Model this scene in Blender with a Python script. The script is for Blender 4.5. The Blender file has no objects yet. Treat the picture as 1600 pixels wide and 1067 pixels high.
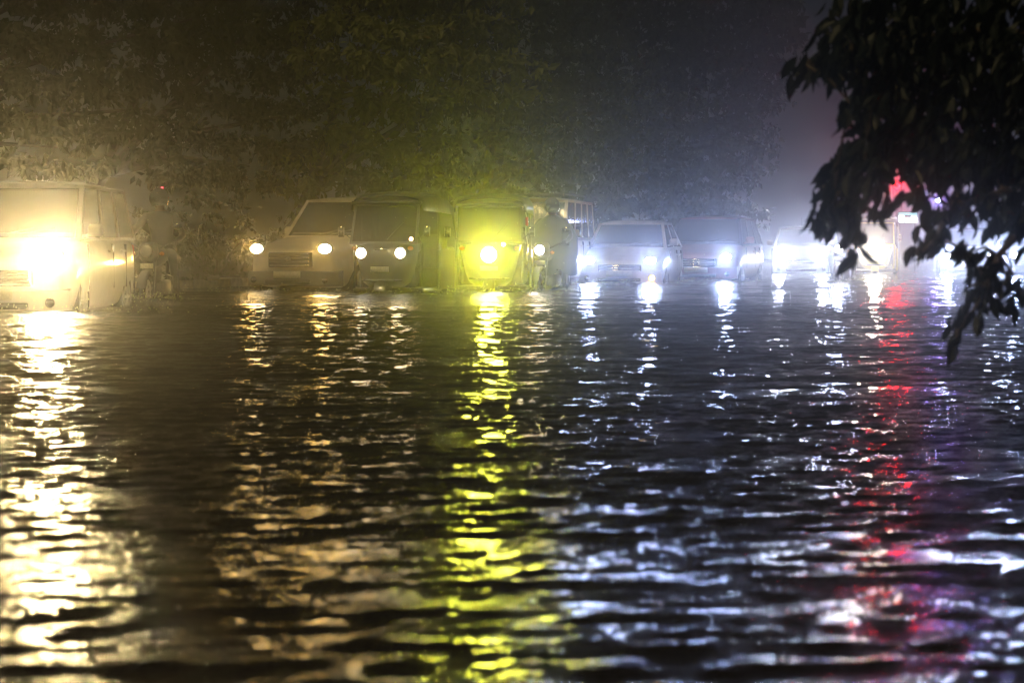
import bpy, bmesh, math, random
import numpy as np
from mathutils import Vector, Matrix
R = math.radians
random.seed(7); rng = np.random.default_rng(7)
scene = bpy.context.scene
COL = scene.collection

# ------------------------------------------------------------------ camera
CAM_H = 0.75                      # metres above the flood water (water level is z = 0)
FPX = 3778.0                      # focal length in pixels of the 1600 px wide photograph (85 mm)
PITCH = math.atan((533.5 - 384.0) / FPX)
cam = bpy.data.cameras.new('camera'); cam_o = bpy.data.objects.new('camera', cam); COL.objects.link(cam_o)
cam.lens = 85.0; cam.sensor_width = 36.0; cam.clip_start = 0.1; cam.clip_end = 3000
cam_o.location = (0, 0, CAM_H); cam_o.rotation_euler = (R(90) - PITCH, 0, 0)
cam.dof.use_dof = True; cam.dof.focus_distance = 40.0; cam.dof.aperture_fstop = 5.6
scene.camera = cam_o

# ------------------------------------------------------------------ night sky and the city's glow
SUN_EL, SUN_AZ = R(60), R(212)    # azimuth clockwise from +Y: behind the camera, a little left
world = bpy.data.worlds.new('World'); scene.world = world; world.use_nodes = True
wn = world.node_tree; bg = wn.nodes['Background']
sky = wn.nodes.new('ShaderNodeTexSky'); sky.sky_type = 'NISHITA'; sky.sun_disc = False
sky.sun_elevation = SUN_EL; sky.sun_rotation = SUN_AZ; sky.dust_density = 3.0
wn.links.new(sky.outputs[0], bg.inputs['Color']); bg.inputs['Strength'].default_value = 0.0030
sun = bpy.data.lights.new('sun', 'SUN'); sun.energy = 0.8; sun.angle = R(8); sun.color = (1.0, 0.77, 0.36)
sun_o = bpy.data.objects.new('sun', sun); COL.objects.link(sun_o)
sd = Vector((math.sin(SUN_AZ) * math.cos(SUN_EL), math.cos(SUN_AZ) * math.cos(SUN_EL), math.sin(SUN_EL)))
sun_o.rotation_euler = sd.to_track_quat('Z', 'Y').to_euler()
vs = scene.view_settings
vs.view_transform = 'Standard'; vs.look = 'None'; vs.gamma = 1.0; vs.exposure = 0.0; vs.use_curve_mapping = False
scene.render.engine = 'CYCLES'
cy = scene.cycles
cy.use_denoising = True; cy.denoising_input_passes = 'RGB_ALBEDO_NORMAL'; cy.max_bounces = 5; cy.diffuse_bounces = 1; cy.glossy_bounces = 3
cy.transmission_bounces = 3; cy.transparent_max_bounces = 12; cy.volume_bounces = 0
cy.use_light_tree = False; cy.sample_clamp_indirect = 5.0; cy.sample_clamp_direct = 0.0; cy.caustics_reflective = False; cy.caustics_refractive = False
HAZE = 0.0056
GLOW = 0.044                        # scales every headlight

def at(px, py, Y):
    """the point at depth Y that a pixel of the 1600 px photograph looks at"""
    u = (px - 800.0) / FPX; v = (533.5 - py) / FPX
    dy = math.cos(PITCH) + v * math.sin(PITCH); dz = -math.sin(PITCH) + v * math.cos(PITCH)
    t = Y / dy
    return Vector((u * t, Y, CAM_H + dz * t))

# ------------------------------------------------------------------ materials
MATS = {}
def mat(name, col, rough=0.5, metal=0.0, spec=0.5, coat=0.0, emit=None, estr=0.0, noise=None, bump=None, alpha_glass=False, translucent=0.0):
    if name in MATS: return MATS[name]
    m = bpy.data.materials.new(name); m.use_nodes = True; nt = m.node_tree; N = nt.nodes; L = nt.links
    b = N['Principled BSDF']
    b.inputs['Base Color'].default_value = (*col, 1); b.inputs['Roughness'].default_value = rough
    b.inputs['Metallic'].default_value = metal; b.inputs['Specular IOR Level'].default_value = spec
    b.inputs['Coat Weight'].default_value = coat; b.inputs['Coat Roughness'].default_value = 0.08
    if emit:
        b.inputs['Emission Color'].default_value = (*emit, 1); b.inputs['Emission Strength'].default_value = estr
    tc = N.new('ShaderNodeTexCoord')
    if noise:
        sc_, amt = noise
        nz = N.new('ShaderNodeTexNoise'); nz.inputs['Scale'].default_value = sc_; nz.inputs['Detail'].default_value = 5
        L.new(tc.outputs['Object'], nz.inputs['Vector'])
        rp = N.new('ShaderNodeValToRGB'); rp.color_ramp.elements[0].position = 0.3; rp.color_ramp.elements[1].position = 0.7
        rp.color_ramp.elements[0].color = (*[c * (1 - amt) for c in col], 1); rp.color_ramp.elements[1].color = (*[min(1, c * (1 + amt)) for c in col], 1)
        L.new(nz.outputs['Fac'], rp.inputs['Fac']); L.new(rp.outputs['Color'], b.inputs['Base Color'])
    if bump:
        sc_, st = bump
        n2 = N.new('ShaderNodeTexNoise'); n2.inputs['Scale'].default_value = sc_; n2.inputs['Detail'].default_value = 2
        L.new(tc.outputs['Object'], n2.inputs['Vector'])
        bp = N.new('ShaderNodeBump'); bp.inputs['Strength'].default_value = st; bp.inputs['Distance'].default_value = 0.01
        L.new(n2.outputs['Fac'], bp.inputs['Height']); L.new(bp.outputs['Normal'], b.inputs['Normal'])
    if alpha_glass:
        out = N['Material Output']; tr = N.new('ShaderNodeBsdfTransparent'); tr.inputs['Color'].default_value = (0.16, 0.17, 0.17, 1)
        gl = N.new('ShaderNodeBsdfGlossy'); gl.inputs['Roughness'].default_value = 0.06
        fr = N.new('ShaderNodeFresnel'); fr.inputs['IOR'].default_value = 1.5
        mx = N.new('ShaderNodeMixShader'); L.new(fr.outputs[0], mx.inputs[0]); L.new(tr.outputs[0], mx.inputs[1]); L.new(gl.outputs[0], mx.inputs[2])
        L.new(mx.outputs[0], out.inputs['Surface'])
    if translucent:
        out = N['Material Output']; tl = N.new('ShaderNodeBsdfTranslucent'); tl.inputs['Color'].default_value = (col[0] * 1.6, col[1] * 1.8, col[2] * 0.9, 1)
        mx = N.new('ShaderNodeMixShader'); mx.inputs[0].default_value = translucent
        L.new(b.outputs[0], mx.inputs[1]); L.new(tl.outputs[0], mx.inputs[2]); L.new(mx.outputs[0], out.inputs['Surface'])
    MATS[name] = m
    return m
def paint(name, col, rough=0.28): return mat(name, col, rough, 0.0, 0.5, 0.6, noise=(6, 0.10), bump=(90, 0.12))
M_glass = mat('car_glass', (0.02, 0.02, 0.02), 0.05, alpha_glass=True)
M_black = mat('black_plastic', (0.015, 0.015, 0.016), 0.45, noise=(8, 0.3))
M_rubber = mat('rubber', (0.012, 0.012, 0.012), 0.7, bump=(60, 0.3))
M_chrome = mat('chrome', (0.75, 0.75, 0.75), 0.12, 1.0)
M_alloy = mat('alloy', (0.55, 0.55, 0.56), 0.3, 0.9)
M_steel = mat('dark_steel', (0.12, 0.12, 0.12), 0.4, 0.8)
M_seat = mat('seat_cloth', (0.06, 0.055, 0.05), 0.85, noise=(30, 0.3))
M_plate = mat('number_plate', (0.75, 0.72, 0.60), 0.4, noise=(40, 0.15))
M_refl_red = mat('red_lens', (0.5, 0.01, 0.01), 0.2, coat=1.0)
M_amber = mat('amber_lens', (0.7, 0.25, 0.02), 0.2, coat=1.0)

# ------------------------------------------------------------------ mesh builder
class MB:
    def __init__(s): s.v = []; s.f = []
    def add(s, vs_, fs_):
        o = len(s.v); s.v += [tuple(v) for v in vs_]; s.f += [tuple(i + o for i in f) for f in fs_]
        return s
    def loft(s, rings, closed=True, caps=True):
        n = len(rings[0]); vs_ = [p for r in rings for p in r]; fs_ = []
        for i in range(len(rings) - 1):
            for j in range(n if closed else n - 1):
                k = (j + 1) % n
                fs_.append((i * n + j, i * n + k, (i + 1) * n + k, (i + 1) * n + j))
        if caps:
            fs_.append(tuple(range(n))[::-1]); fs_.append(tuple((len(rings) - 1) * n + j for j in range(n)))
        return s.add(vs_, fs_)
    def rbox(s, x0, x1, y0, y1, z0, z1, c=0.01, taper=1.0):
        c = min(c, 0.45 * (x1 - x0), 0.45 * (y1 - y0), 0.45 * (z1 - z0))
        def ring(z, e, t=1.0):
            mx, my = (x0 + x1) / 2, (y0 + y1) / 2
            a0, a1, b0, b1 = x0 + e, x1 - e, y0 + e, y1 - e
            p = [(a0 + c, b0), (a1 - c, b0), (a1, b0 + c), (a1, b1 - c), (a1 - c, b1), (a0 + c, b1), (a0, b1 - c), (a0, b0 + c)]
            return [(mx + (x - mx) * t, my + (y - my) * t, z) for x, y in p]
        return s.loft([ring(z0, c * .6), ring(z0 + c, 0), ring(z1 - c, 0, taper), ring(z1, c * .6, taper)])
    def tube(s, pts, rad, n=8, caps=True):
        pts = [Vector(p) for p in pts]
        if not isinstance(rad, (list, tuple)): rad = [rad] * len(pts)
        rings = []; ref = None
        for i, p in enumerate(pts):
            d = (pts[min(i + 1, len(pts) - 1)] - pts[max(i - 1, 0)]).normalized()
            if ref is None: ref = Vector((0, 0, 1)) if abs(d.z) < .9 else Vector((1, 0, 0))
            a = d.cross(ref).normalized(); b = a.cross(d).normalized(); ref = b
            rings.append([p + a * rad[i] * math.cos(2 * math.pi * k / n) + b * rad[i] * math.sin(2 * math.pi * k / n) for k in range(n)])
        return s.loft(rings, True, caps)
    def lathe(s, prof, c=(0, 0, 0), axis='x', n=20, caps=True):
        rings = []
        for t, r in prof:
            rg = []
            for k in range(n):
                a = 2 * math.pi * k / n; u, w = r * math.cos(a), r * math.sin(a)
                p = {'x': (t, u, w), 'y': (u, t, w), 'z': (u, w, t)}[axis]
                rg.append((p[0] + c[0], p[1] + c[1], p[2] + c[2]))
            rings.append(rg)
        return s.loft(rings, True, caps)
    def torus(s, c, Rr, r, axis='x', n=24, m=8, sq=1.0):
        vs_ = []; fs_ = []
        for i in range(n):
            a = 2 * math.pi * i / n
            for j in range(m):
                b = 2 * math.pi * j / m; rr = Rr + r * math.cos(b); t = r * sq * math.sin(b); u, w = rr * math.cos(a), rr * math.sin(a)
                p = {'x': (t, u, w), 'y': (u, t, w), 'z': (u, w, t)}[axis]
                vs_.append((p[0] + c[0], p[1] + c[1], p[2] + c[2]))
        for i in range(n):
            for j in range(m):
                fs_.append((i * m + j, ((i + 1) % n) * m + j, ((i + 1) % n) * m + (j + 1) % m, i * m + (j + 1) % m))
        return s.add(vs_, fs_)
    def ellipsoid(s, c, r, n=14, m=8):
        prof = [(-math.cos(math.pi * i / m), max(1e-3, math.sin(math.pi * i / m))) for i in range(m + 1)]
        rings = [[(c[0] + r[0] * q * math.cos(2 * math.pi * k / n), c[1] + r[1] * q * math.sin(2 * math.pi * k / n), c[2] + r[2] * t) for k in range(n)] for t, q in prof]
        return s.loft(rings)
    def ring_quad(s, c, e, th):
        """a frame round the quad c (outward normal by winding), inset e metres, th deep; returns the opening"""
        c = [Vector(p) for p in c]; nrm = (c[1] - c[0]).cross(c[3] - c[0]).normalized()
        if not isinstance(e, (list, tuple)): e = [e] * 4    # bottom, right, top, left
        w = ((c[1] - c[0]).length + (c[2] - c[3]).length) / 2; h = ((c[3] - c[0]).length + (c[2] - c[1]).length) / 2
        def bil(u, v): return c[0] * (1 - u) * (1 - v) + c[1] * u * (1 - v) + c[2] * u * v + c[3] * (1 - u) * v
        u0, u1, v0, v1 = e[3] / w, 1 - e[1] / w, e[0] / h, 1 - e[2] / h
        i = [bil(u0, v0), bil(u1, v0), bil(u1, v1), bil(u0, v1)]
        vs_ = c + i + [p - nrm * th for p in c] + [p - nrm * th for p in i]; fs_ = []
        for k in range(4):
            q = (k + 1) % 4
            fs_ += [(k, q, 4 + q, 4 + k), (8 + q, 8 + k, 12 + k, 12 + q), (4 + k, 4 + q, 12 + q, 12 + k), (q, k, 8 + k, 8 + q)]
        s.add(vs_, fs_)
        return [p - nrm * th * .35 for p in i], nrm
    def pane(s, i, nrm, th=0.006):
        vs_ = list(i) + [p - nrm * th for p in i]
        return s.add(vs_, [(0, 1, 2, 3), (7, 6, 5, 4)] + [(k, 4 + k, 4 + (k + 1) % 4, (k + 1) % 4) for k in range(4)])
    def mesh(s, name):
        me = bpy.data.meshes.new(name); me.from_pydata([tuple(v) for v in s.v], [], s.f); me.update()
        bm = bmesh.new(); bm.from_mesh(me); bmesh.ops.recalc_face_normals(bm, faces=bm.faces); bm.to_mesh(me); bm.free()
        return me
    def build(s, name, m, parent=None, smooth=True, sub=0, label=None, keep=40):
        me = s.mesh(name); me.materials.append(m)
        o = bpy.data.objects.new(name, me); COL.objects.link(o); o.parent = parent
        if smooth:
            me.polygons.foreach_set('use_smooth', [True] * len(me.polygons))
            me.set_sharp_from_angle(angle=R(keep))
        if sub:
            md = o.modifiers.new('round', 'SUBSURF'); md.levels = sub; md.render_levels = sub
        if label: o['label'] = label
        return o
def thing(name, label, cat, loc=(0, 0, 0), rz=0.0, group=None):
    o = bpy.data.objects.new(name, None); COL.objects.link(o); o.empty_display_size = 0.2
    o.location = loc; o.rotation_euler = (0, 0, rz); o['label'] = label; o['category'] = cat
    if group: o['group'] = group
    return o
def tag(o, label, cat, group=None, kind=None):
    if label: o['label'] = label
    if cat: o['category'] = cat
    if group: o['group'] = group
    if kind: o['kind'] = kind
    return o
def copy_tree(o, parent=None):
    c = o.copy(); COL.objects.link(c); c.parent = parent
    for ch in o.children: copy_tree(ch, c)
    return c

# ------------------------------------------------------------------ lamps
WARM, YELLOW, WHITE, COOL, GOLD = (1.0, 0.70, 0.26), (0.97, 0.95, 0.002), (0.92, 0.95, 1.0), (0.37, 0.51, 1.0), (1.0, 0.56, 0.08)
def glow_mat(col, s):
    n = 'lit_lens_%d_%d_%d_%d' % (*[int(c * 100) for c in col], int(s))
    m = mat(n, (0.8, 0.8, 0.8), 0.2, emit=col, estr=s); m.cycles.emission_sampling = 'NONE'
    return m
def head_light(parent, p, col, power, r=0.075, lens_col=None, lens=60.0, shape=(1, 1), name='headlight', beam=True, radius=0.09, cone=50):
    """housing + lit lens + the light itself, facing local -Y at p"""
    hs = MB(); hs.lathe([(0.06, r * .5), (0.0, r * 1.12), (-0.02, r * 1.12), (-0.02, r * .95)], axis='y', n=18)
    hs.v = [(p[0] + x * shape[0], p[1] + y, p[2] + z * shape[1]) for x, y, z in hs.v]
    h = hs.build(name, M_chrome, parent)
    ls = MB(); ls.lathe([(-0.015, r * .95), (-0.03, r * .8), (-0.04, r * .45), (-0.043, 0.004)], axis='y', n=18)
    ls.v = [(p[0] + x * shape[0], p[1] + y, p[2] + z * shape[1]) for x, y, z in ls.v]
    ls.build('lens', glow_mat(lens_col or col, lens) if power else mat('clear_lens', (.7, .7, .7), .1, coat=1), h)
    if power and beam:
        l = bpy.data.lights.new('headlight_beam', 'SPOT'); l.energy = power * GLOW; l.color = col; l.shadow_soft_size = radius
        l.spot_size = R(cone); l.spot_blend = 1.0
        lo = bpy.data.objects.new('headlight_beam', l); COL.objects.link(lo); lo.parent = h
        lo.location = (p[0], p[1] - 0.05 - radius, p[2]); lo.rotation_euler = (R(-90), 0, 0)
    return h

# ------------------------------------------------------------------ ground and flood water
M_ground = mat('wet_asphalt', (0.045, 0.043, 0.04), 0.6, noise=(3, 0.3), bump=(30, 0.4))
DEPTH = 0.22
g = MB(); g.add([(-190, -25, -DEPTH), (190, -25, -DEPTH), (190, 300, -DEPTH), (-190, 300, -DEPTH)], [(0, 1, 2, 3)])
tag(g.build('road', M_ground, smooth=False), None, None, kind='structure')

def water_material():
    m = bpy.data.materials.new('flood_water'); m.use_nodes = True; nt = m.node_tree; N = nt.nodes; L = nt.links
    b = N['Principled BSDF']; b.inputs['Base Color'].default_value = (0.022, 0.017, 0.010, 1)
    b.inputs['Roughness'].default_value = 0.045; b.inputs['IOR'].default_value = 1.33; b.inputs['Specular IOR Level'].default_value = 0.5
    tc = N.new('ShaderNodeTexCoord'); last = None; sp = N.new('ShaderNodeSeparateXYZ'); L.new(tc.outputs['Object'], sp.inputs[0])
    chop = N.new('ShaderNodeMapRange'); L.new(sp.outputs['Y'], chop.inputs['Value'])
    for k_, v_ in ((1, 5.0), (2, 15.0), (3, 0.72), (4, 1.0)): chop.inputs[k_].default_value = v_
    for (sx, sy, scl, dist, stg) in ((0.8, 1.0, 9.0, 0.006, 1.0), (1.0, 1.0, 30.0, 0.0075, 1.0), (1.2, 1.0, 85.0, 0.0042, 1.0)):
        mp = N.new('ShaderNodeMapping'); mp.inputs['Scale'].default_value = (sx, sy, 1); L.new(tc.outputs['Object'], mp.inputs['Vector'])
        nz = N.new('ShaderNodeTexNoise'); nz.inputs['Scale'].default_value = scl; nz.inputs['Detail'].default_value = 2.0; nz.inputs['Distortion'].default_value = 0.4
        L.new(mp.outputs[0], nz.inputs['Vector'])
        bp = N.new('ShaderNodeBump'); bp.inputs['Strength'].default_value = stg; bp.inputs['Distance'].default_value = dist
        L.new(chop.outputs[0], bp.inputs['Strength']); L.new(nz.outputs['Fac'], bp.inputs['Height'])
        if last: L.new(last.outputs['Normal'], bp.inputs['Normal'])
        last = bp
    L.new(last.outputs['Normal'], b.inputs['Normal'])
    return m
WAVES = []
for i in range(150):
    lam = 0.075 * (1.3 / 0.075) ** rng.random()
    ang = rng.normal(0, 0.95 if lam < .26 else 0.55) + (math.pi if rng.random() < .4 else 0)      # mostly along the street, crests across
    k = 2 * math.pi / lam
    slope = 0.0165 if lam < .26 else (0.0055 if lam < .5 else 0.003)
    WAVES.append((k * math.sin(ang), k * math.cos(ang), slope / k, rng.random() * 2 * math.pi, lam))
def vnoise(x, y):      # slow patches of calm and choppy water
    return 0.5 + 0.28 * np.sin(.55 * x + .9 * np.sin(.31 * y) + 1.0) * np.sin(.83 * y + .4 * x) + 0.22 * np.sin(1.9 * y - .6 * x + 2 * np.sin(.7 * x))
def wave(x, y, minlam):
    h = np.zeros_like(x)
    for kx, ky, a, ph, lam in WAVES:
        if lam < minlam: continue
        h += a * np.sin(kx * x + ky * y + ph)
    h *= (0.65 + 0.55 * vnoise(x, y)) * (0.62 + 0.98 * np.clip((y - 5.5) / 9, 0, 1))      # choppier towards the traffic, calmer near the camera
    # wakes pushed out by the vehicles: long low swells rolling towards the camera
    for (cx, cy_, lam, am) in ((-5.5, 24, 1.9, .004), (-3.5, 37, 2.3, .004), (-0.4, 36, 2.0, .004), (3.0, 45, 2.6, .005), (9, 60, 3.0, .006)):
        r = np.hypot(x - cx, y - cy_); h += am * np.sin(2 * math.pi * r / lam) * np.exp(-((r - 9) / 9) ** 2)
    for (px, Y, w) in ((60, 25.6, 1.6), (228, 32.6, .6), (450, 38.2, 1.3), (600, 35.2, .9), (780, 36.8, .9), (850, 38.8, .6), (968, 46.2, 1.2), (1090, 49.6, 1.2), (1325, 49.2, .6)):
        c = at(px, 450, Y); g_ = np.exp(-(((x - c.x) / w) ** 2 + ((y - c.y) / .8) ** 2)); h += g_ * (.03 * np.sin(9 * (y - c.y) + 2 * np.sin(3 * x)) + .018 * np.sin(14 * x + 5 * np.sin(4 * y)) + .02)
    return h
wv, wf = [], []; base = 0
for (x0, x1, dx, y0, y1, dy, ml) in ((-3.2, 3.2, .022, 2.4, 12.0, .016, .07), (-9, 9, .06, 12.0, 30.0, .035, .15), (-17, 17, .12, 30.0, 56.0, .07, .3), (-60, 60, .45, 56.0, 140.0, .3, 1.0)):
    nx = int(round((x1 - x0) / dx)) + 1; ny = int(round((y1 - y0) / dy)) + 1
    X, Y = np.meshgrid(np.linspace(x0, x1, nx), np.linspace(y0, y1, ny))
    Z = wave(X, Y, ml)
    wv.append(np.stack([X.ravel(), Y.ravel(), Z.ravel()], 1))
    idx = base + np.arange(nx * ny).reshape(ny, nx)
    wf.append(np.stack([idx[:-1, :-1].ravel(), idx[:-1, 1:].ravel(), idx[1:, 1:].ravel(), idx[1:, :-1].ravel()], 1)); base += nx * ny
for (x0, x1, y0, y1) in ((-180, 180, -20, 2.4), (-180, -3.2, 2.4, 12), (3.2, 180, 2.4, 12), (-180, -9, 12, 30), (9, 180, 12, 30), (-180, -17, 30, 56), (17, 180, 30, 56), (-180, -60, 56, 140), (60, 180, 56, 140), (-180, 180, 140, 290)):
    wv.append(np.array([(x0, y0, 0), (x1, y0, 0), (x1, y1, 0), (x0, y1, 0)], float)); wf.append(base + np.array([[0, 1, 2, 3]])); base += 4
def np_mesh(name, V, F, m, smooth=True):
    me = bpy.data.meshes.new(name); n = F.shape[1]
    me.vertices.add(len(V)); me.vertices.foreach_set('co', V.astype(np.float32).ravel())
    me.loops.add(F.size); me.loops.foreach_set('vertex_index', F.astype(np.int32).ravel())
    me.polygons.add(len(F)); me.polygons.foreach_set('loop_start', np.arange(0, F.size, n, dtype=np.int32))
    me.polygons.foreach_set('use_smooth', np.full(len(F), smooth)); me.update(calc_edges=True); me.materials.append(m)
    return me
me = np_mesh('flood_water', np.concatenate(wv), np.concatenate(wf), water_material())
water = bpy.data.objects.new('water', me); COL.objects.link(water); water['kind'] = 'structure'

# the verge beyond the kerb on the left
KA, KB = Vector((-9.6, 27, 0)), Vector((0.5, 66, 0)); KD = (KB - KA).normalized(); KN = Vector((-KD.y, KD.x, 0))   # KN points away from the road
M_soil = mat('wet_soil', (0.05, 0.042, 0.025), 0.8, noise=(5, 0.4), bump=(20, 0.6))
vg = MB(); vr = []
for i in range(40):
    p = KA + (KB - KA) * (-0.2 + i / 39 * 2.4); row = []
    for j, (d, z) in enumerate(((0.26, -.3), (0.27, .06), (1.2, .14), (2.6, .30), (6, .45), (30, .6), (90, .6))):
        q = p + KN * d; row.append((q.x, q.y, z + (0.05 * math.sin(i * 1.7 + j * 2.1) if 1 < j else 0)))
    vr.append(row)
vg.loft(vr, closed=False, caps=False)
tag(vg.build('verge', M_soil), None, None, kind='structure')
# kerb stones, one by one
kb = thing('kerb', 'low kerb of pale worn stone blocks at the flooded roadside', 'kerb', KA, math.atan2(KD.y, KD.x))
M_stone = mat('kerb_stone', (0.50, 0.46, 0.38), 0.55, noise=(7, 0.35), bump=(25, 0.5))
M_stone2 = mat('kerb_stone_yellow', (0.42, 0.34, 0.16), 0.55, noise=(7, 0.35), bump=(25, 0.5))
stones = []
for k in range(3):
    st = MB(); st.rbox(0.012, 0.588, 0.0, 0.24, -0.34, 0.13 + .012 * k, 0.025); stones.append(st.mesh('stone'))
for k in range(64):
    o = bpy.data.objects.new('stone', stones[k % 3]); COL.objects.link(o); o.parent = kb
    o.location = (k * 0.6 + 4.0, random.uniform(-.012, .012), random.uniform(-.015, .015)); o.rotation_euler = (random.uniform(-.02, .02), 0, random.uniform(-.012, .012))
    if not o.data.materials: o.data.materials.append([M_stone, M_stone2, M_stone][k % 3])

# ------------------------------------------------------------------ vehicles
def seat(root, x, y, z, m=M_seat):
    s_ = MB(); s_.rbox(x - .24, x + .24, y - .25, y + .25, z, z + .14, .04); s_.rbox(x - .23, x + .23, y + .18, y + .32, z + .08, z + .62, .05); s_.rbox(x - .13, x + .13, y + .22, y + .30, z + .62, z + .80, .04)
    return s_.build('seat', m, root)
def wheel(root, c, r, w, side, rimmat=M_alloy, spokes=6):
    t = MB(); t.lathe([(-w / 2, r * .66), (-w / 2, r * .93), (-w * .32, r), (w * .32, r), (w / 2, r * .93), (w / 2, r * .66), (0, r * .62)], c, 'x', 26, caps=False)
    wo = t.build('wheel', M_rubber, root)
    rim = MB(); s = side
    rim.torus((c[0] + s * w * .42, c[1], c[2]), r * .63, r * .05, 'x', 24, 6); rim.lathe([(-.02, r * .16), (.02, r * .16), (.03, r * .08)], (c[0] + s * w * .40, c[1], c[2]), 'x', 12)
    for k in range(spokes):
        a = 2 * math.pi * k / spokes
        p0 = (c[0] + s * w * .42, c[1] + math.cos(a) * r * .1, c[2] + math.sin(a) * r * .1); p1 = (c[0] + s * w * .40, c[1] + math.cos(a) * r * .62, c[2] + math.sin(a) * r * .62)
        rim.tube([p0, p1], [r * .075, r * .06], 6)
    rim.lathe([(-.012, r * .60), (.0, r * .60)], (c[0] + s * w * .12, c[1], c[2]), 'x', 20)
    rim.build('rim', rimmat, wo)
    return wo
def cut(o, cutters):
    """cut round holes (wheel arches) out of a body and keep the result as its mesh"""
    tmp = []
    for c, r, half in cutters:
        q = MB(); q.lathe([(-half, r), (half, r)], c, 'x', 28); co = q.build('cutter', M_black); tmp.append(co)
        md = o.modifiers.new('arch', 'BOOLEAN'); md.operation = 'DIFFERENCE'; md.solver = 'EXACT'; md.object = co
    dg = bpy.context.evaluated_depsgraph_get(); new = bpy.data.meshes.new_from_object(o.evaluated_get(dg)); old = o.data
    o.modifiers.clear(); o.data = new
    for co in tmp: bpy.data.objects.remove(co)
    new.polygons.foreach_set('use_smooth', [True] * len(new.polygons)); new.set_sharp_from_angle(angle=R(38))

def car(name, label, cat, px, Y, yaw, S, group=None):
    """px: photograph column of the middle of the nose; Y: its distance; yaw: degrees the nose turns to the picture's left"""
    L, W, H = S['L'], S['W'], S['H']; a = R(yaw); head = Vector((-math.sin(a), -math.cos(a), 0))
    front = at(px, 400, Y); loc = Vector((front.x, front.y, 0)) - head * (L / 2)
    t = thing(name, label, cat, (loc.x, loc.y, -S.get('sink', DEPTH)), -a, group)
    P = S['paint']; hw = W / 2; yf = -L / 2
    zhf, zhr, zb, zr = S['hood_front'], S['hood_rear'], S['belt'], H
    bot = S.get('bot', .2); rearz = S.get('deck', zb)
    y0, y1, y2, y3 = [yf + f * L for f in S['green']]       # screen base, roof front, roof rear, tail base (fractions of length)
    prof = [(0.0, .80, bot + .12, zhf - .14), (.012, .88, bot + .04, zhf - .03), (.05, .945, bot, zhf + .015), (.12, .98, bot, zhf + .45 * (zhr - zhf)),
            (S['green'][0] - .02, 1, bot, zhr), (S['green'][0] + .05, 1, bot, zb), (.5, 1.0, bot, zb + .005), (.72, 1, bot, zb + .01), (min(.9, S['green'][3] - .02), .99, bot + .02, rearz), (.97, .95, bot + .06, rearz - .02), (.99, .92, bot + .1, rearz - .06), (1.0, .84, bot + .2, rearz - .16)]
    rings = []
    for f, wf_, b0, zt in prof:
        w = hw * wf_; y = yf + f * L; hgt = zt - b0
        half = [(.80 * w, b0), (.955 * w, b0 + .07), (w, b0 + .42 * hgt), (.985 * w, b0 + .72 * hgt), (.955 * w, zt - .05), (.90 * w, zt - .012), (.6 * w, zt + .008)]
        bow = .10 if f < .06 else (-.06 if f > .96 else 0)       # nose and tail are bowed in plan
        ring = [(0, y - (0), b0)] + [(x, y + bow * (x / hw) ** 2, z) for x, z in half] + [(0, y, zt + .016)] + [(-x, y + bow * (x / hw) ** 2, z) for x, z in half[::-1]]
        rings.append(ring)
    bd = MB(); bd.loft(rings); body = bd.build('body', P, t, sub=2)
    wr = S.get('wheel', .31); ya0, ya1 = yf + S.get('axles', (.19, .80))[0] * L, yf + S.get('axles', (.19, .80))[1] * L
    cut(body, [((s * hw, ya, wr), wr + .055, .24) for s in (-1, 1) for ya in (ya0, ya1)])
    body.data.materials.clear(); body.data.materials.append(P)
    for s in (-1, 1):
        for ya in (ya0, ya1): wheel(t, (s * (hw - .115), ya, wr), wr, .19, s, S.get('rim', M_alloy))
    # cabin: pillars and roof as real frames with panes in them
    wbf = hw * S.get('wb', .93); wrf = hw * S.get('wr', .76); fr = MB()
    A = lambda x, y, z: (x, y, z); zb_ = zb - .02
    pan = []
    pan.append(('windshield', fr.ring_quad([A(-wbf, y0, zhr - .02), A(wbf, y0, zhr - .02), A(wrf, y1, zr - .06), A(-wrf, y1, zr - .06)], [.05, .06, .05, .06], .03)))
    zrb = max(rearz, zb) - .02
    pan.append(('rear_window', fr.ring_quad([A(wbf, y3, zrb), A(-wbf, y3, zrb), A(-wrf, y2, zr - .06), A(wrf, y2, zr - .06)], [.06, .10, .07, .10], .03)))
    cuts = S.get('pillars', (0.0, .47, 1.0))
    for s in (1, -1):
        for k in range(len(cuts) - 1):
            def bp(c, top):
                yy = (y1 + (y2 - y1) * c) if top else (y0 + (y3 - y0) * c)
                zz = (zr - .06) if top else (zhr - .02 + (zb_ - zhr + .02) * min(1, c * 4))
                return A(s * (wrf if top else wbf), yy, zz)
            q = [bp(cuts[k], 0), bp(cuts[k + 1], 0), bp(cuts[k + 1], 1), bp(cuts[k], 1)]
            if s < 0: q = [q[1], q[0], q[3], q[2]]
            e = [.03, .045, .05, .045] if s > 0 else [.03, .045, .05, .045]
            pan.append(('side_window', fr.ring_quad(q, e, .03)))
    fr.build('pillars', S.get('pillar_paint', P), t, smooth=False)
    for nm, (iq, nr) in pan:
        pb = MB(); pb.pane(iq, nr); pb.build(nm, M_glass, t, smooth=False)
    rf = MB(); rows = []
    for i in range(9):
        f = i / 8; y = y1 - .03 + (y2 - y1 + .06) * f; row = []
        e = 1 - .10 * (2 * f - 1) ** 4
        for j in range(11):
            u = -1 + 2 * j / 10; row.append((u * (wrf + .012) * e, y, zr - .065 + .075 * (1 - abs(u) ** 3.2) * (1 - .55 * abs(2 * f - 1) ** 3)))
        for j in range(11):
            u = 1 - 2 * j / 10; row.append((u * (wrf - .01) * e, y, zr - .085))
        rows.append(row)
    rf.loft(rows); roof = rf.build('roof', S.get('roof_paint', P), t)
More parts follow.
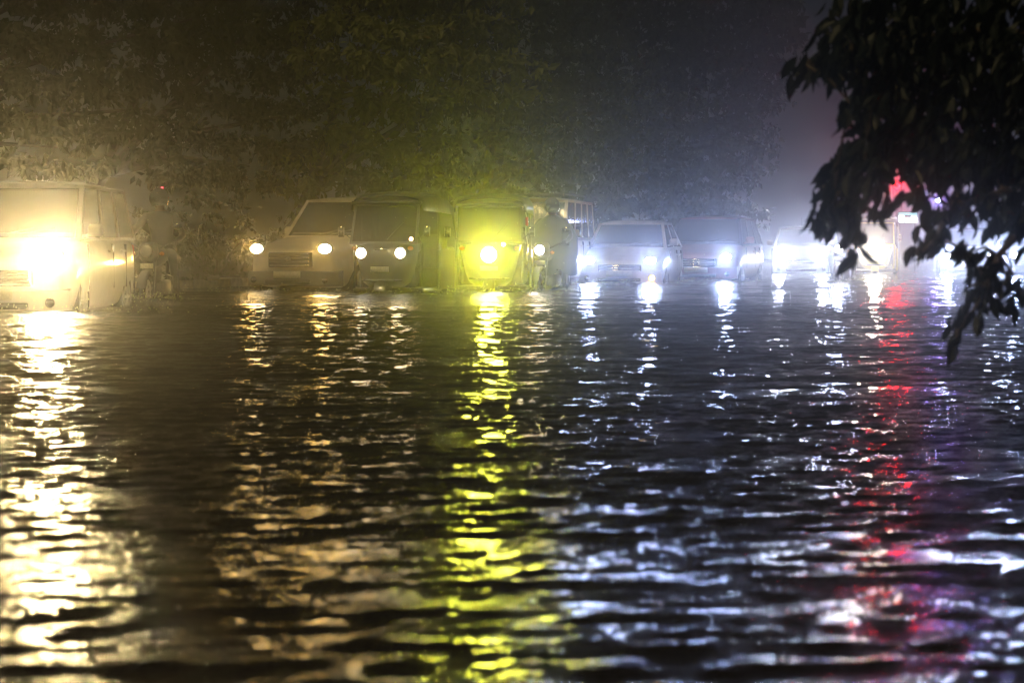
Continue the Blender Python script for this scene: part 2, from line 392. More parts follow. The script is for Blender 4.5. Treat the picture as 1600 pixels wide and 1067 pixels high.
    if S.get('rack'):
        for s in (-1, 1):
            k = MB(); k.tube([(s * wrf * .86, y1 + .15, zr), (s * wrf * .86, y1 + .25, zr + .06), (s * wrf * .86, y2 - .25, zr + .06), (s * wrf * .86, y2 - .15, zr)], .016, 6); k.build('roof_rail', S.get('rack_mat', M_black), roof)
        for f in (.25, .7):
            k = MB(); yy = y1 + (y2 - y1) * f; k.tube([(-wrf * .86, yy, zr + .062), (0, yy, zr + .075), (wrf * .86, yy, zr + .062)], .014, 6); k.build('roof_bar', S.get('rack_mat', M_black), roof)
    # inside
    ds = MB(); ds.rbox(-wbf + .06, wbf - .06, y0 + .06, y0 + .42, zb - .10, zb + .06, .05); ds.build('dashboard', M_black, t)
    for s in (-1, 1): seat(t, s * .37, (y0 + y3) / 2 - .35 * S.get('seatk', 1), zb - .45)
    se = MB(); se.rbox(-.6, .6, (y0 + y3) / 2 + .5, (y0 + y3) / 2 + .68, zb - .3, zb + .22, .06); se.build('rear_seat', M_seat, t)
    sw = MB(); sw.torus((-.37, y0 + .52, zb + .10), .17, .016, 'y', 20, 6); sw.tube([(-.37, y0 + .52, zb + .1), (-.37, y0 + .40, zb - .02)], .025, 6); sw.build('steering_wheel', M_black, t)
    im = MB(); im.rbox(-.11, .11, y1 + .06, y1 + .08, zr - .2, zr - .14, .008); im.build('inner_mirror', M_black, t)
    # face of the car
    gz0, gz1, gw = S.get('grille', (.42, .60, .42)); gy = yf - .006
    gb = MB(); gb.rbox(-gw, gw, gy - .004, gy + .10, gz0, gz1, .02); grille = gb.build('grille', M_black, t)
    nsl = S.get('slats', 4)
    for k in range(nsl):
        z = gz0 + (gz1 - gz0) * (k + .5) / nsl; sl = MB(); sl.rbox(-gw + .03, gw - .03, gy - .016, gy - .002, z - .011, z + .011, .004); sl.build('slat', S.get('slat_mat', M_chrome), grille)
    bz = MB(); bz.lathe([(0, .05), (-.012, .048), (-.016, .03)], (0, gy - .012, (gz0 + gz1) / 2 + .01), 'y', 16); bz.build('badge', M_chrome, grille)
    bm_ = MB(); rr = []
    for i in range(13):
        u = -1 + i / 6; x = u * hw * .95; y = yf - .05 + .17 * abs(u) ** 2.6
        zc = bot + .17; rr.append([(x, y + .14, zc - .13), (x, y, zc - .12), (x, y - .012, zc), (x, y, zc + .10), (x, y + .14, zc + .12)])
    bm_.loft(rr); bump = bm_.build('front_bumper', S.get('bumper_paint', P), t)
    ib = MB(); ib.rbox(-.42, .42, yf - .075, yf - .03, bot + .07, bot + .14, .012); ib.build('air_intake', M_black, bump)
    pl = MB(); pl.rbox(-.25, .25, yf - .088, yf - .07, bot + .17, bot + .28, .006); pl.build('number_plate', M_plate, t)
    for s in (-1, 1):
        fg = MB(); fg.lathe([(0, .055), (-.02, .055), (-.03, .04)], (s * hw * .74, yf - .0, bot + .14), 'y', 14); fo = fg.build('fog_lamp', M_chrome, bump)
        mr = MB(); mr.rbox(s * (wbf + .10) - .09, s * (wbf + .10) + .09, y0 + .32, y0 + .42, zb + .02, zb + .16, .035); mr.tube([(s * (wbf - .02), y0 + .40, zb + .02), (s * (wbf + .06), y0 + .38, zb + .06)], .02, 6)
        mr.build('door_mirror', S.get('mirror_paint', P), t)
        wp = MB(); wp.tube([(s * .12 - .05, y0 - .01, zhr + .03), (s * .12 + .38, y0 + .12 * (y1 - y0), zhr + .03 + .14 * (zr - zhr))], .008, 5); wp.build('wiper', M_black, t)
        # door seams, handles, sill
        yb = [y0 + .22, (y0 + y3) / 2 - .02, min(y3 - .25, ya1 - .1)]
        for yy in yb:
            dsm = MB(); dsm.rbox(s * hw * .97 - .02, s * hw * .97 + .02, yy - .003, yy + .003, bot + .26, zb - .07, .002); dsm.build('door_seam', M_black, t)
        for k in (0, 1):
            hd = MB(); yy = yb[k + 1] - .20; hd.rbox(s * hw * .985 - .025, s * hw * .985 + .025, yy - .09, yy + .06, zb - .17, zb - .14, .01); hd.build('door_handle', S.get('handle', P), t)
        tl = MB(); tl.rbox(s * hw * .83 - .07, s * hw * .83 + .07, L / 2 - .09, L / 2 + .0, rearz - .32, rearz - .1, .02); tl.build('tail_light', M_refl_red, t)
    an = MB(); an.tube([(0, y2 - .2, zr), (0, y2 + .0, zr + .28)], [.006, .003], 5); an.build('aerial', M_black, roof)
    # lamps
    lx, lz = S['lamp']; col = S['lamp_col']; pw = S['power']
    for s in (-1, 1):
        p = pw[0] if s < 0 else pw[1]
        head_light(t, (s * lx, yf + .035 + .10 * (lx / hw) ** 2 - .03, lz), col, p, S.get('lamp_r', .085), S.get('lens_col'), S.get('lens', 60), S.get('lamp_shape', (1.35, .85)), cone=S.get('cone', 50))
    for s, c2, p2 in S.get('fogs', ()):
        head_light(t, (s * hw * .74, yf - .03, bot + .14), c2, p2, .055, lens=40, name='fog_light', beam=p2 > 100)
    return t

def stdcar(**k):
    d = dict(L=4.3, W=1.72, H=1.5, hood_front=.70, hood_rear=.93, belt=.95, deck=.98, green=(.26, .42, .76, .93), lamp=(.60, .68), lamp_col=WHITE, power=(100, 100), paint=None)
    d.update(k); return d
P_white = paint('white_paint', (0.72, 0.70, 0.66)); P_beige = paint('beige_paint', (0.66, 0.60, 0.47)); P_cream = paint('cream_paint', (0.74, 0.60, 0.42))
P_silver = paint('silver_paint', (0.68, 0.64, 0.64)); P_red = paint('maroon_paint', (0.30, 0.12, 0.11)); P_grey = paint('grey_paint', (0.16, 0.17, 0.19)); P_dark = paint('charcoal_paint', (0.04, 0.04, 0.045))
P_black = paint('black_paint', (0.018, 0.018, 0.018)); P_green = paint('green_paint', (0.010, 0.022, 0.010)); P_yel = paint('yellow_paint', (0.55, 0.42, 0.03))

MPV = dict(L=4.55, W=1.76, H=1.74, hood_front=.86, hood_rear=1.05, belt=1.06, deck=1.08, green=(.20, .37, .95, .99), pillars=(0, .36, .68, 1), wr=.80, grille=(.52, .70, .45), wheel=.33, lamp=(.64, .86))
car('white_multi_purpose_car', 'white people carrier at the left edge with one huge blinding warm headlight', 'car', -14, 26.7, 1.0,
    stdcar(**MPV, paint=P_white, lamp_col=WARM, power=(2500, 12500), lens_col=(1, .95, .85), lens=120, lamp_r=.11, cone=85))
SUV = dict(L=4.4, W=1.80, H=1.80, hood_front=.92, hood_rear=1.12, belt=1.13, deck=1.13, green=(.27, .40, .95, .985), pillars=(0, .38, .70, 1), wr=.80, grille=(.62, .86, .40), wheel=.36, bot=.28, lamp=(.64, .92))
car('beige_off_road_car', 'beige off-road car with two warm headlights turned towards the kerb', 'car', 452, 39.0, 26,
    stdcar(**SUV, paint=P_beige, lamp_col=GOLD, power=(600, 850), lens_col=(1, .86, .6), lens=25, lamp_r=.10, cone=110, bumper_paint=P_grey))
VAN = dict(L=4.4, W=1.72, H=1.90, hood_front=.95, hood_rear=1.10, belt=1.12, deck=1.12, green=(.20, .30, .97, .99), pillars=(0, .30, .55, .78, 1), wr=.88, grille=(.62, .84, .38), wheel=.34, bot=.28, lamp=(.62, .86))
car('cream_van', 'tall cream van with a roof rack and lit side windows behind the poncho rider', 'van', 806, 45.0, 11,
    stdcar(**VAN, paint=P_cream, lamp_col=WARM, power=(0, 0), rack=True, rack_mat=M_steel))
SED = dict(L=4.35, W=1.72, H=1.49, deck=.98)
car('silver_saloon', 'silver saloon with white headlights and a warm fog lamp beside the cream van', 'car', 968, 47.0, 10,
    stdcar(**SED, paint=P_silver, lamp_col=COOL, power=(3600, 3200), lens_col=(1, 1, 1), lens=60, fogs=((1, GOLD, 160),)))
CUV = dict(L=4.2, W=1.76, H=1.62, hood_front=.82, hood_rear=1.0, belt=1.0, deck=1.02, green=(.25, .40, .90, .985), pillars=(0, .36, .70, 1), wheel=.34, bot=.24, lamp=(.62, .74), grille=(.50, .70, .42))
car('maroon_hatchback', 'maroon tall hatchback with white headlights between the silver saloon and the pale hatchback', 'car', 1088, 50.5, 14,
    stdcar(**CUV, paint=P_red, lamp_col=COOL, power=(1800, 3800), lens_col=(1, 1, 1), lens=60, pillar_paint=P_dark))
HAT = dict(L=3.8, W=1.65, H=1.52, hood_front=.76, hood_rear=.95, belt=.96, deck=1.0, green=(.22, .40, .90, .985), pillars=(0, .45, 1), lamp=(.58, .72))
car('pale_hatchback', 'pale hatchback dissolving in the glare of its own two headlights', 'car', 1252, 66.0, 7,
    stdcar(**HAT, paint=P_white, lamp_col=(.62, .70, 1.0), power=(5000, 6000), lens_col=(1, 1, .95), lens=120))
car('far_saloon', 'saloon far off at the right, white headlights glaring through the leaves', 'car', 1516, 66.0, 10,
    stdcar(**SED, paint=P_grey, lamp_col=(.50, .62, 1.0), power=(8000, 8000), lens_col=(1, 1, 1), lens=160))
car('far_hatchback', 'hatchback at the right edge, cool headlight mostly hidden by leaves', 'car', 1622, 62.0, 11,
    stdcar(**HAT, paint=P_dark, lamp_col=COOL, power=(4000, 0), lens_col=(1, 1, 1), lens=100))

# ------------------------------------------------------------------ people
def rider_mesh(lean=0.0):
    """one seated body: joints joined by edges, grown with a skin modifier"""
    V, E, RAD = [], [], []
    def v(p, r): V.append(p); RAD.append(r); return len(V) - 1
    def chain(start, pts):
        last = start
        for p, r in pts:
            i = v(p, r); E.append((last, i)); last = i
        return last
    pel = v((0, .30, .86), (.17, .14)); 
    sp = chain(pel, [((0, .26, 1.02), (.165, .12)), ((0, .20, 1.20), (.18, .125)), ((0, .14, 1.36), (.17, .11))])
    nk = chain(sp, [((0, .11, 1.46), (.06, .06)), ((0, .08, 1.53), (.075, .08)), ((0, .06, 1.62), (.085, .10)), ((0, .06, 1.68), (.06, .07))])
    for s in (-1, 1):
        el = chain(sp, [((s * .20, .12, 1.37), (.075, .075)), ((s * .29, .02, 1.24), (.058, .058)), ((s * .37, -.10, 1.12), (.05, .05)), ((s * .37, -.25, 1.07), (.042, .042)), ((s * .36, -.37, 1.035), (.03, .036)), ((s * .355, -.43, 1.03), (.024, .04))])
        for k, (dx, ln) in enumerate(((-.033, .95), (-.011, 1.05), (.012, 1.0), (.034, .8))):
            chain(el, [((s * .355 + dx, -.465, 1.032), (.010, .010)), ((s * .355 + dx, -.465 - .03 * ln, 1.015), (.009, .009)), ((s * .355 + dx, -.47 - .012 * ln, .99), (.008, .008)), ((s * .355 + dx, -.45, .985), (.007, .007))])
        chain(el, [((s * .31, -.43, 1.015), (.011, .011)), ((s * .30, -.455, .995), (.0095, .0095)), ((s * .305, -.475, .985), (.008, .008))])
        chain(pel, [((s * .11, .22, .84), (.105, .10)), ((s * .19, .02, .82), (.085, .085)), ((s * .24, -.16, .78), (.068, .068)), ((s * .24, -.08, .58), (.058, .06)), ((s * .22, .02, .40), (.045, .05)), ((s * .22, .0, .33), (.045, .05)), ((s * .225, -.13, .30), (.042, .032)), ((s * .225, -.19, .295), (.03, .022))])
    me = bpy.data.meshes.new('rider'); me.from_pydata(V, E, []); me.update()
    o = bpy.data.objects.new('tmp_rider', me); COL.objects.link(o)
    sk = o.modifiers.new('skin', 'SKIN'); sk.use_smooth_shade = True
    for i, d in enumerate(me.skin_vertices[0].data):
        d.radius = RAD[i]; d.use_root = (i == 0)
    sb = o.modifiers.new('sub', 'SUBSURF'); sb.levels = 2; sb.render_levels = 2
    dg = bpy.context.evaluated_depsgraph_get(); new = bpy.data.meshes.new_from_object(o.evaluated_get(dg)); bpy.data.objects.remove(o)
    new.name = 'person'
    return new
RIDER = rider_mesh()
M_skin = mat('skin', (0.22, 0.13, 0.08), 0.5)
def body_mat(name, jacket, trousers):
    if name in MATS: return MATS[name]
    m = mat(name, jacket, 0.38, noise=(9, .25), bump=(14, .7)); nt = m.node_tree; N = nt.nodes; L = nt.links; b = N['Principled BSDF']
    tc = N.new('ShaderNodeTexCoord'); sx = N.new('ShaderNodeSeparateXYZ'); L.new(tc.outputs['Object'], sx.inputs[0])
    def cmp(v, o='Z'):
        c = N.new('ShaderNodeMath'); c.operation = 'GREATER_THAN'; c.inputs[1].default_value = v; L.new(sx.outputs[o], c.inputs[0]); return c
    def mix(fac, a, bcol):
        x = N.new('ShaderNodeMix'); x.data_type = 'RGBA'; L.new(fac, x.inputs[0])
        if hasattr(a, 'links'): L.new(a, x.inputs[6])
        else: x.inputs[6].default_value = (*a, 1)
        if hasattr(bcol, 'links'): L.new(bcol, x.inputs[7])
        else: x.inputs[7].default_value = (*bcol, 1)
        return x.outputs[2]
    src = b.inputs['Base Color'].links[0].from_socket
    c1 = mix(cmp(.88).outputs[0], trousers, src); c2 = mix(cmp(1.45).outputs[0], c1, (0.22, .13, .08)); c3 = mix(cmp(.37).outputs[0], (.02, .018, .015), c2)
    L.new(c3, b.inputs['Base Color'])
    return m
def person(name, label, loc, rz, jacket, trousers, helmet=(0.02, 0.02, 0.02), poncho=None, bare=False, scale=1.0):
    t = bpy.data.objects.new(name, RIDER.copy()); COL.objects.link(t); t.location = loc; t.rotation_euler = (0, 0, rz); t.scale = (scale,) * 3
    t.data.materials.clear(); t.data.materials.append(body_mat('clothes_%d' % (hash((jacket, trousers)) % 9999), jacket, trousers)); tag(t, label, 'person')
    # face
    fc = MB(); fc.lathe([(0, .02), (-.02, .014), (-.03, .004)], (0, -.035, 1.60), 'y', 8); fc.tube([(-.028, -.028, 1.565), (0, -.034, 1.563), (.028, -.028, 1.565)], .006, 5); fc.build('face', M_skin, t)
    for s in (-1, 1):
        ey = MB(); ey.ellipsoid((s * .033, -.022, 1.625), (.013, .01, .008), 8, 5); ey.build('eye', mat('eye_white', (.6, .6, .58), .3), t)
    if bare:
        hr = MB(); hr.ellipsoid((0, .075, 1.66), (.098, .108, .075)); hr.build('hair', mat('hair', (.01, .009, .008), .6, bump=(80, 1)), t)
    else:
        hm = MB(); rings = []
        for i in range(11):
            a = -0.75 + (math.pi / 2 + 0.75) * i / 10; q = max(.004, math.cos(a)); rings.append([(.135 * q * math.cos(2 * math.pi * k / 20), .06 + .155 * q * math.sin(2 * math.pi * k / 20), 1.625 + .15 * math.sin(a)) for k in range(20)])
        hm.loft(rings); ho = hm.build('helmet', mat('helmet_%d' % (hash(helmet) % 999), helmet, .18, coat=1.0), t)
        vz = MB(); vr_ = []
        for i in range(6):
            z = 1.57 + .095 * i / 5; q = math.sqrt(max(0, 1 - ((z - 1.625) / .15) ** 2)); vr_.append([(.141 * q * math.sin(b_), .06 - .161 * q * math.cos(b_), z) for b_ in [R(-62 + 124 * k / 12) for k in range(13)]])
        vz.loft(vr_, closed=False, caps=False); vz.build('visor', mat('visor', (.01, .01, .012), .08, coat=1), ho)
    if poncho:
        po = MB(); rings = []
        for i, (z, rx, ry, cy_) in enumerate(((1.47, .09, .09, .10), (1.42, .17, .12, .12), (1.37, .26, .16, .12), (1.25, .36, .24, .08), (1.10, .43, .33, .03), (.92, .43, .38, .05), (.72, .41, .42, .08), (.50, .40, .44, .10))):
            rg = []
            for k in range(40):
                a = 2 * math.pi * k / 40; f = 1 + (.05 * i / 7) * math.sin(a * 9 + i * .3) + .03 * i / 7 * math.sin(a * 4 + 1)
                rg.append((rx * f * math.cos(a), cy_ + ry * f * math.sin(a), z + (.03 * math.sin(a * 5) if i == 7 else 0)))
            rings.append(rg)
        po.loft(rings, caps=False); po.build('rain_poncho', mat('poncho_%d' % (hash(poncho) % 999), poncho, .3, coat=.4, bump=(10, .5)), t)
    return t

# ------------------------------------------------------------------ motorcycles
def motorcycle(label, px, py, Y, yaw, power, col, tank, lens=60, group='motorcycles wading through the flood', lamp_r=.085, sink=DEPTH):
    a = R(yaw); p = at(px, py, Y); head = Vector((-math.sin(a), -math.cos(a), 0)); loc = Vector((p.x, p.y, 0)) - head * .62
    t = thing('motorcycle', label, 'motorcycle', (loc.x, loc.y, -sink), -a, group); T = paint('tank_%d' % (hash(tank) % 999), tank)
    for y in (-.66, .66):
        w = MB(); w.torus((0, y, .30), .255, .048, 'x', 28, 8); wo = w.build('wheel', M_rubber, t)
        r = MB(); r.torus((0, y, .30), .205, .016, 'x', 26, 6); r.lathe([(-.06, .03), (.06, .03)], (0, y, .30), 'x', 10)
        for k in range(10):
            q = 2 * math.pi * k / 10; r.tube([(0, y, .30), (0, y + .2 * math.cos(q), .30 + .2 * math.sin(q))], .008, 5)
        r.build('rim', M_alloy, wo)
    for s in (-1, 1):
        f = MB(); f.tube([(s * .085, -.68, .28), (s * .085, -.50, .86)], [.026, .021], 8); f.build('fork', M_chrome, t)
        m_ = MB(); m_.tube([(s * .30, -.40, 1.02), (s * .33, -.42, 1.20)], .008, 6); mo = m_.build('mirror', M_black, t)
        g_ = MB(); g_.ellipsoid((s * .37, -.42, 1.23), (.075, .018, .045)); g_.build('mirror_glass', M_chrome, mo)
        gr = MB(); gr.tube([(s * .28, -.42, .995), (s * .42, -.38, .995)], .019, 8); gr.build('grip', M_rubber, t)
        ind = MB(); ind.ellipsoid((s * .20, -.60, .86), (.035, .04, .028)); ind.build('indicator', M_amber, t)
        sh = MB(); sh.tube([(s * .13, .60, .32), (s * .13, .42, .74)], [.032, .028], 8); sh.build('shock_absorber', M_steel, t)
        pg = MB(); pg.tube([(s * .10, .02, .29), (s * .26, .02, .29)], .016, 6); pg.build('footrest', M_rubber, t)
    hb = MB(); hb.tube([(-.40, -.385, .995), (-.26, -.43, 1.0), (-.12, -.46, .93), (.12, -.46, .93), (.26, -.43, 1.0), (.40, -.385, .995)], .013, 8); hb.build('handlebar', M_chrome, t)
    fd = MB(); fr_ = []
    for i in range(9):
        q = R(20 + 110 * i / 8); cy_, cz = -.66 - .325 * math.cos(q), .30 + .325 * math.sin(q); fr_.append([(-.07, cy_, cz - .02), (-.05, cy_, cz + .012), (.05, cy_, cz + .012), (.07, cy_, cz - .02)])
    fd.loft(fr_); fd.build('front_mudguard', T, t)
    hc = MB(); hc.rbox(-.13, .13, -.62, -.45, .76, 1.02, .05); hc.build('headlight_cowl', T, t)
    tk = MB(); tr_ = []
    for y, w_, z0, z1 in ((-.40, .07, .72, .86), (-.32, .14, .68, .95), (-.12, .16, .68, .99), (.05, .12, .70, .92), (.12, .07, .72, .84)):
        tr_.append([(w_ * math.cos(q), y, (z0 + z1) / 2 + (z1 - z0) / 2 * math.sin(q)) for q in [2 * math.pi * k / 14 for k in range(14)]])
    tk.loft(tr_); tk.build('fuel_tank', T, t)
    st = MB(); st.rbox(-.13, .13, .08, .80, .74, .83, .03); st.build('seat', M_black, t)
    en = MB(); en.rbox(-.14, .14, -.22, .20, .22, .50, .04); en.rbox(-.09, .09, -.28, -.08, .46, .68, .02)
    for k in range(5): en.rbox(-.11, .11, -.30, -.06, .48 + k * .036, .493 + k * .036, .004)
    en.build('engine', M_steel, t)
    fm = MB(); fm.tube([(0, -.46, .88), (0, -.25, .45), (0, -.1, .22), (0, .3, .25), (0, .55, .74)], .022, 8); fm.build('frame', M_black, t)
    sa = MB(); sa.tube([(.09, .15, .30), (.09, .66, .30)], .02, 6); sa.tube([(-.09, .15, .30), (-.09, .66, .30)], .02, 6); sa.build('swing_arm', M_black, t)
    ex = MB(); ex.tube([(-.10, -.25, .52), (-.13, -.32, .30), (-.15, 0, .22), (-.16, .35, .28), (-.17, .85, .38)], [.018, .02, .025, .045, .045], 8); ex.build('exhaust', M_chrome, t)
    tl = MB(); tl.rbox(-.06, .06, .80, .86, .70, .78, .02); tl.build('tail_light', M_refl_red, t)
    lg = MB(); lg.tube([(-.10, -.25, .26), (-.27, -.30, .32), (-.27, -.30, .55), (-.10, -.25, .60), (.10, -.25, .60), (.27, -.30, .55), (.27, -.30, .32), (.10, -.25, .26)], .013, 6); lg.build('leg_guard', M_chrome, t)
    pl = MB(); pl.rbox(-.09, .09, -.655, -.645, .66, .73, .004); pl.build('number_plate', M_plate, t)
    head_light(t, (0, -.635, .90), col, power, lamp_r, (1, .98, .92), lens, (1, 1))
    return t, loc, -a
mt, l_, r_ = motorcycle('dark motorcycle beside the white people carrier, headlight off', 230, 400, 33.0, 6, 0, WHITE, (.03, .03, .035))
q = MB(); q.tube([(-.10, .55, .8), (-.10, .62, 1.62)], .006, 6); q.build('added_mast', M_black, mt)  # mast added to carry the red bar
q = MB(); q.rbox(-.115, -.085, .60, .63, 1.62, 1.80, .006); q.build('red_glow_bar', glow_mat((1, .06, .12), 6), mt)  # red light of unknown source, added here as a glowing bar
person('person', 'rider in dark rain jacket and helmet beside the white people carrier', (l_.x, l_.y, -DEPTH), r_, (.03, .03, .035), (.02, .02, .025))
mt, l_, r_ = motorcycle('motorcycle with a warm round headlight in front of the cream van', 844, 384, 39.3, 17, 350, GOLD, (.05, .05, .05), lens=50)
person('person', 'helmeted rider in a dark rain poncho in front of the cream van', (l_.x, l_.y, -DEPTH), r_, (.02, .022, .025), (.02, .02, .02), poncho=(.03, .035, .03))
_, l_, r_ = motorcycle('motorcycle with a white headlight wading past the pale hatchback', 1311, 400, 50.0, 16, 1500, COOL, (.05, .05, .07), lens=80)
person('person', 'rider in grey rain gear beside the pale hatchback\'s glare', (l_.x, l_.y, -DEPTH), r_, (.06, .06, .08), (.03, .03, .04), helmet=(.05, .05, .08))

# ------------------------------------------------------------------ auto rickshaws
M_canvas = mat('black_canvas', (0.012, 0.012, 0.012), 0.32, noise=(6, .3), bump=(7, .5))
def rickshaw(name, label, px, Y, yaw, P, twin, power, col, lens_col=(1, 1, 1), lens=60, curtain=False, group='auto rickshaws in the flood', hood=None):
    a = R(yaw); p = at(px, 400, Y); head = Vector((-math.sin(a), -math.cos(a), 0)); loc = Vector((p.x, p.y, 0)) - head * 1.12
    t = thing(name, label, 'auto rickshaw', (loc.x, loc.y, -DEPTH), -a, group)
    # nose: plan rings stacked upwards
    rings = []
    for z, hw, ny, by in ((.34, .24, -1.02, -.62), (.42, .34, -1.10, -.60), (.58, .40, -1.13, -.58), (.78, .44, -1.11, -.58), (.92, .47, -1.04, -.58), (1.0, .49, -.95, -.60), (1.02, .44, -.90, -.64)):
        rg = []
        for k in range(18):
            q = math.pi * k / 17; rg.append((hw * math.copysign(abs(math.cos(q)) ** .6, math.cos(q)), by + (ny - by) * math.sin(q) ** .75, z))
        rings.append(rg)
    nb = MB(); nb.loft(rings); nb.build('front_cowl', P, t)
    fw = MB(); fw.torus((0, -.98, .21), .165, .05, 'x', 24, 8); fwo = fw.build('wheel', M_rubber, t)
    k = MB(); k.lathe([(-.05, .05), (-.04, .11), (.04, .11), (.05, .05)], (0, -.98, .21), 'x', 16); k.build('rim', M_steel, fwo)
    mg = MB(); gr_ = []
    for i in range(9):
        q = R(15 + 150 * i / 8); y, z = -.98 - .25 * math.cos(q), .22 + .24 * math.sin(q); gr_.append([(-.10, y, z - .06), (-.085, y, z), (0, y, z + .02), (.085, y, z), (.10, y, z - .06)])
    mg.loft(gr_, closed=False, caps=False); mg.build('front_mudguard', P, t)
    for s in (-1, 1):
        w = MB(); w.torus((s * .56, .82, .21), .165, .05, 'x', 24, 8); wo = w.build('wheel', M_rubber, t)
        k = MB(); k.lathe([(-.05, .05), (-.04, .11), (.04, .11), (.05, .05)], (s * .56, .82, .21), 'x', 16); k.build('rim', M_steel, wo)
        sp = MB(); sp.rbox(s * .60 - .03, s * .60 + .03, .16, 1.22, .30, .92, .025); sp.build('rear_panel', P, t)
        ml = MB(); ml.tube([(s * .50, -.86, 1.06), (s * .62, -.88, 1.16)], .009, 6); mo = ml.build('mirror', M_black, t)
        me_ = MB(); me_.rbox(s * .66 - .05, s * .66 + .05, -.90, -.87, 1.10, 1.26, .015); me_.build('mirror_glass', M_chrome, mo)
        dp = MB(); dp.tube([(s * .505, -.62, .36), (s * .53, -.60, 1.0)], .022, 8); dp.build('door_post', P, t)
        bp_ = MB(); bp_.tube([(s * .61, .18, .9), (s * .60, .14, 1.5)], .02, 8); bp_.build('hood_post', M_steel, t)
        ind = MB(); ind.ellipsoid((s * .43, -.98, .93), (.045, .035, .035)); ind.build('indicator', M_amber, t)
    fl = MB(); fl.rbox(-.55, .55, -.64, 1.24, .26, .33, .02); fl.build('floor', M_steel, t)
    rb = MB(); rb.rbox(-.62, .62, 1.10, 1.26, .30, .95, .04); rb.build('rear_body', P, t)
    bs = MB(); bs.rbox(-.54, .54, .52, 1.04, .34, .62, .05); bs.rbox(-.54, .54, .92, 1.08, .62, 1.15, .05); bs.build('bench', M_seat, t)
    dst = MB(); dst.rbox(-.30, .30, -.18, .16, .34, .66, .05); dst.rbox(-.30, .30, .10, .18, .66, 1.0, .03); dst.build('driver_seat', M_seat, t)
    hb = MB(); hb.tube([(-.36, -.45, 1.0), (-.2, -.56, .98), (.2, -.56, .98), (.36, -.45, 1.0)], .016, 8); hb.tube([(0, -.56, .98), (0, -.75, .5)], .03, 8); hb.build('handlebar', M_steel, t)
    # screen
    fr = MB(); iq, nr = fr.ring_quad([(-.52, -.94, 1.0), (.52, -.94, 1.0), (.50, -.66, 1.60), (-.50, -.66, 1.60)], [.035, .035, .04, .035], .03); fr.build('screen_frame', P, t, smooth=False)
    pn = MB(); pn.pane(iq, nr); pn.build('windscreen', M_glass, t, smooth=False)
    wp = MB(); wp.tube([(.05, -.90, 1.06), (.28, -.80, 1.32)], .008, 5); wp.build('wiper', M_black, t)
    # hood
    hr = []
    for i in range(12):
        f = i / 11; y = -.72 + 1.98 * f; top = 1.64 + .14 * math.sin(math.pi * min(1, .22 + f * .75)) - .015 * math.cos(f * 20); w = .55 + .09 * min(1, f * 2.5); drop = 1.50 - .05 * f - (.45 * max(0, f - .82) / .18)
        hr.append([(-w - .01, y, drop), (-w, y, top - .14), (-w * .9, y, top - .05), (-w * .6, y, top - .005), (0, y, top + .015), (w * .6, y, top - .005), (w * .9, y, top - .05), (w, y, top - .14), (w + .01, y, drop)])
    hd = MB(); hd.loft(hr, closed=False, caps=False); ho = hd.build('canvas_hood', hood or M_canvas, t)
    md = ho.modifiers.new('thick', 'SOLIDIFY'); md.thickness = .018
    vsr = MB(); vsr.rbox(-.54, .54, -.78, -.64, 1.585, 1.64, .02); vsr.build('sun_visor', M_black, t)
    bk = MB(); bk.rbox(-.62, .62, 1.235, 1.25, .94, 1.55, .006); bk.build('back_curtain', M_canvas, t)
    bb = MB(); bb.tube([(-.30, -1.02, .46), (-.24, -1.16, .46), (.24, -1.16, .46), (.30, -1.02, .46)], .018, 8); bb.build('bumper_bar', M_chrome, t)
    pl = MB(); pl.rbox(-.14, .14, -1.155, -1.143, .58, .66, .004); pl.build('number_plate', M_plate, t)
    em = MB(); em.rbox(-.10, .10, -1.09, -1.06, .90, .93, .008); em.build('nose_trim', M_chrome, t)
    if twin:
        for s in (-1, 1): head_light(t, (s * .30, -1.08, .86), col, power, .085, lens_col, lens)
        head_light(t, (.44, -.96, 1.07), (1, .45, .1), 6, .03, (1, .55, .25), 25, name='side_light', beam=False)
    else:
        head_light(t, (0, -1.15, .83), col, power, .13, lens_col, lens, radius=.11, cone=70)
        head_light(t, (.22, -1.02, .99), (1, .9, .5), 6, .03, (1, .95, .7), 25, name='side_light', beam=False)
    if curtain:
        cu = MB(); c_ = []
        for i in range(10):
            z = 1.50 - .085 * i; wv_ = .012 * math.sin(i * 1.3); c_.append([(.555 + wv_ + .004 * i, -.60 + .05 * kk + .0 * z, z + .012 * math.sin(kk * 2)) for kk in range(9)])
        cu.loft(c_, closed=False, caps=False); co = cu.build('side_curtain', mat('clear_plastic_sheet', (.6, .6, .58), .15, coat=1), t, label='wet pale plastic side curtain')
        co.modifiers.new('thick', 'SOLIDIFY').thickness = .006
        rf = MB(); rf.rbox(.555, .60, -.68, -.645, 1.28, 1.42, .01); rf.build('reflector', M_refl_red, t)
    return t, loc, -a
_, l_, r_ = rickshaw('auto_rickshaw', 'black auto rickshaw with two small round headlights beside the beige car', 594, 36.0, 11, P_black, True, 130, GOLD, (1, .9, .7), lens=25)
person('person', 'driver sitting inside the black twin-lamp auto rickshaw', Vector((l_.x, l_.y, -DEPTH - .16)) , r_, (.10, .09, .07), (.05, .05, .05), bare=True)
_, l_, r_ = rickshaw('auto_rickshaw', 'auto rickshaw with one dazzling yellow headlight in the middle of the street', 764, 37.6, 2, P_green, False, 5800, YELLOW, (1, 1, .55), 90, curtain=True)
person('person', 'driver in dark clothes inside the yellow-lamp auto rickshaw', Vector((l_.x, l_.y, -DEPTH - .16)), r_, (.03, .03, .03), (.05, .05, .05), bare=True)
rickshaw('auto_rickshaw', 'far auto rickshaw with one pale gold headlight below the blue light', 1367, 64.0, 8, P_yel, False, 6000, (1.0, .86, .62), (1, .97, .85), 90)

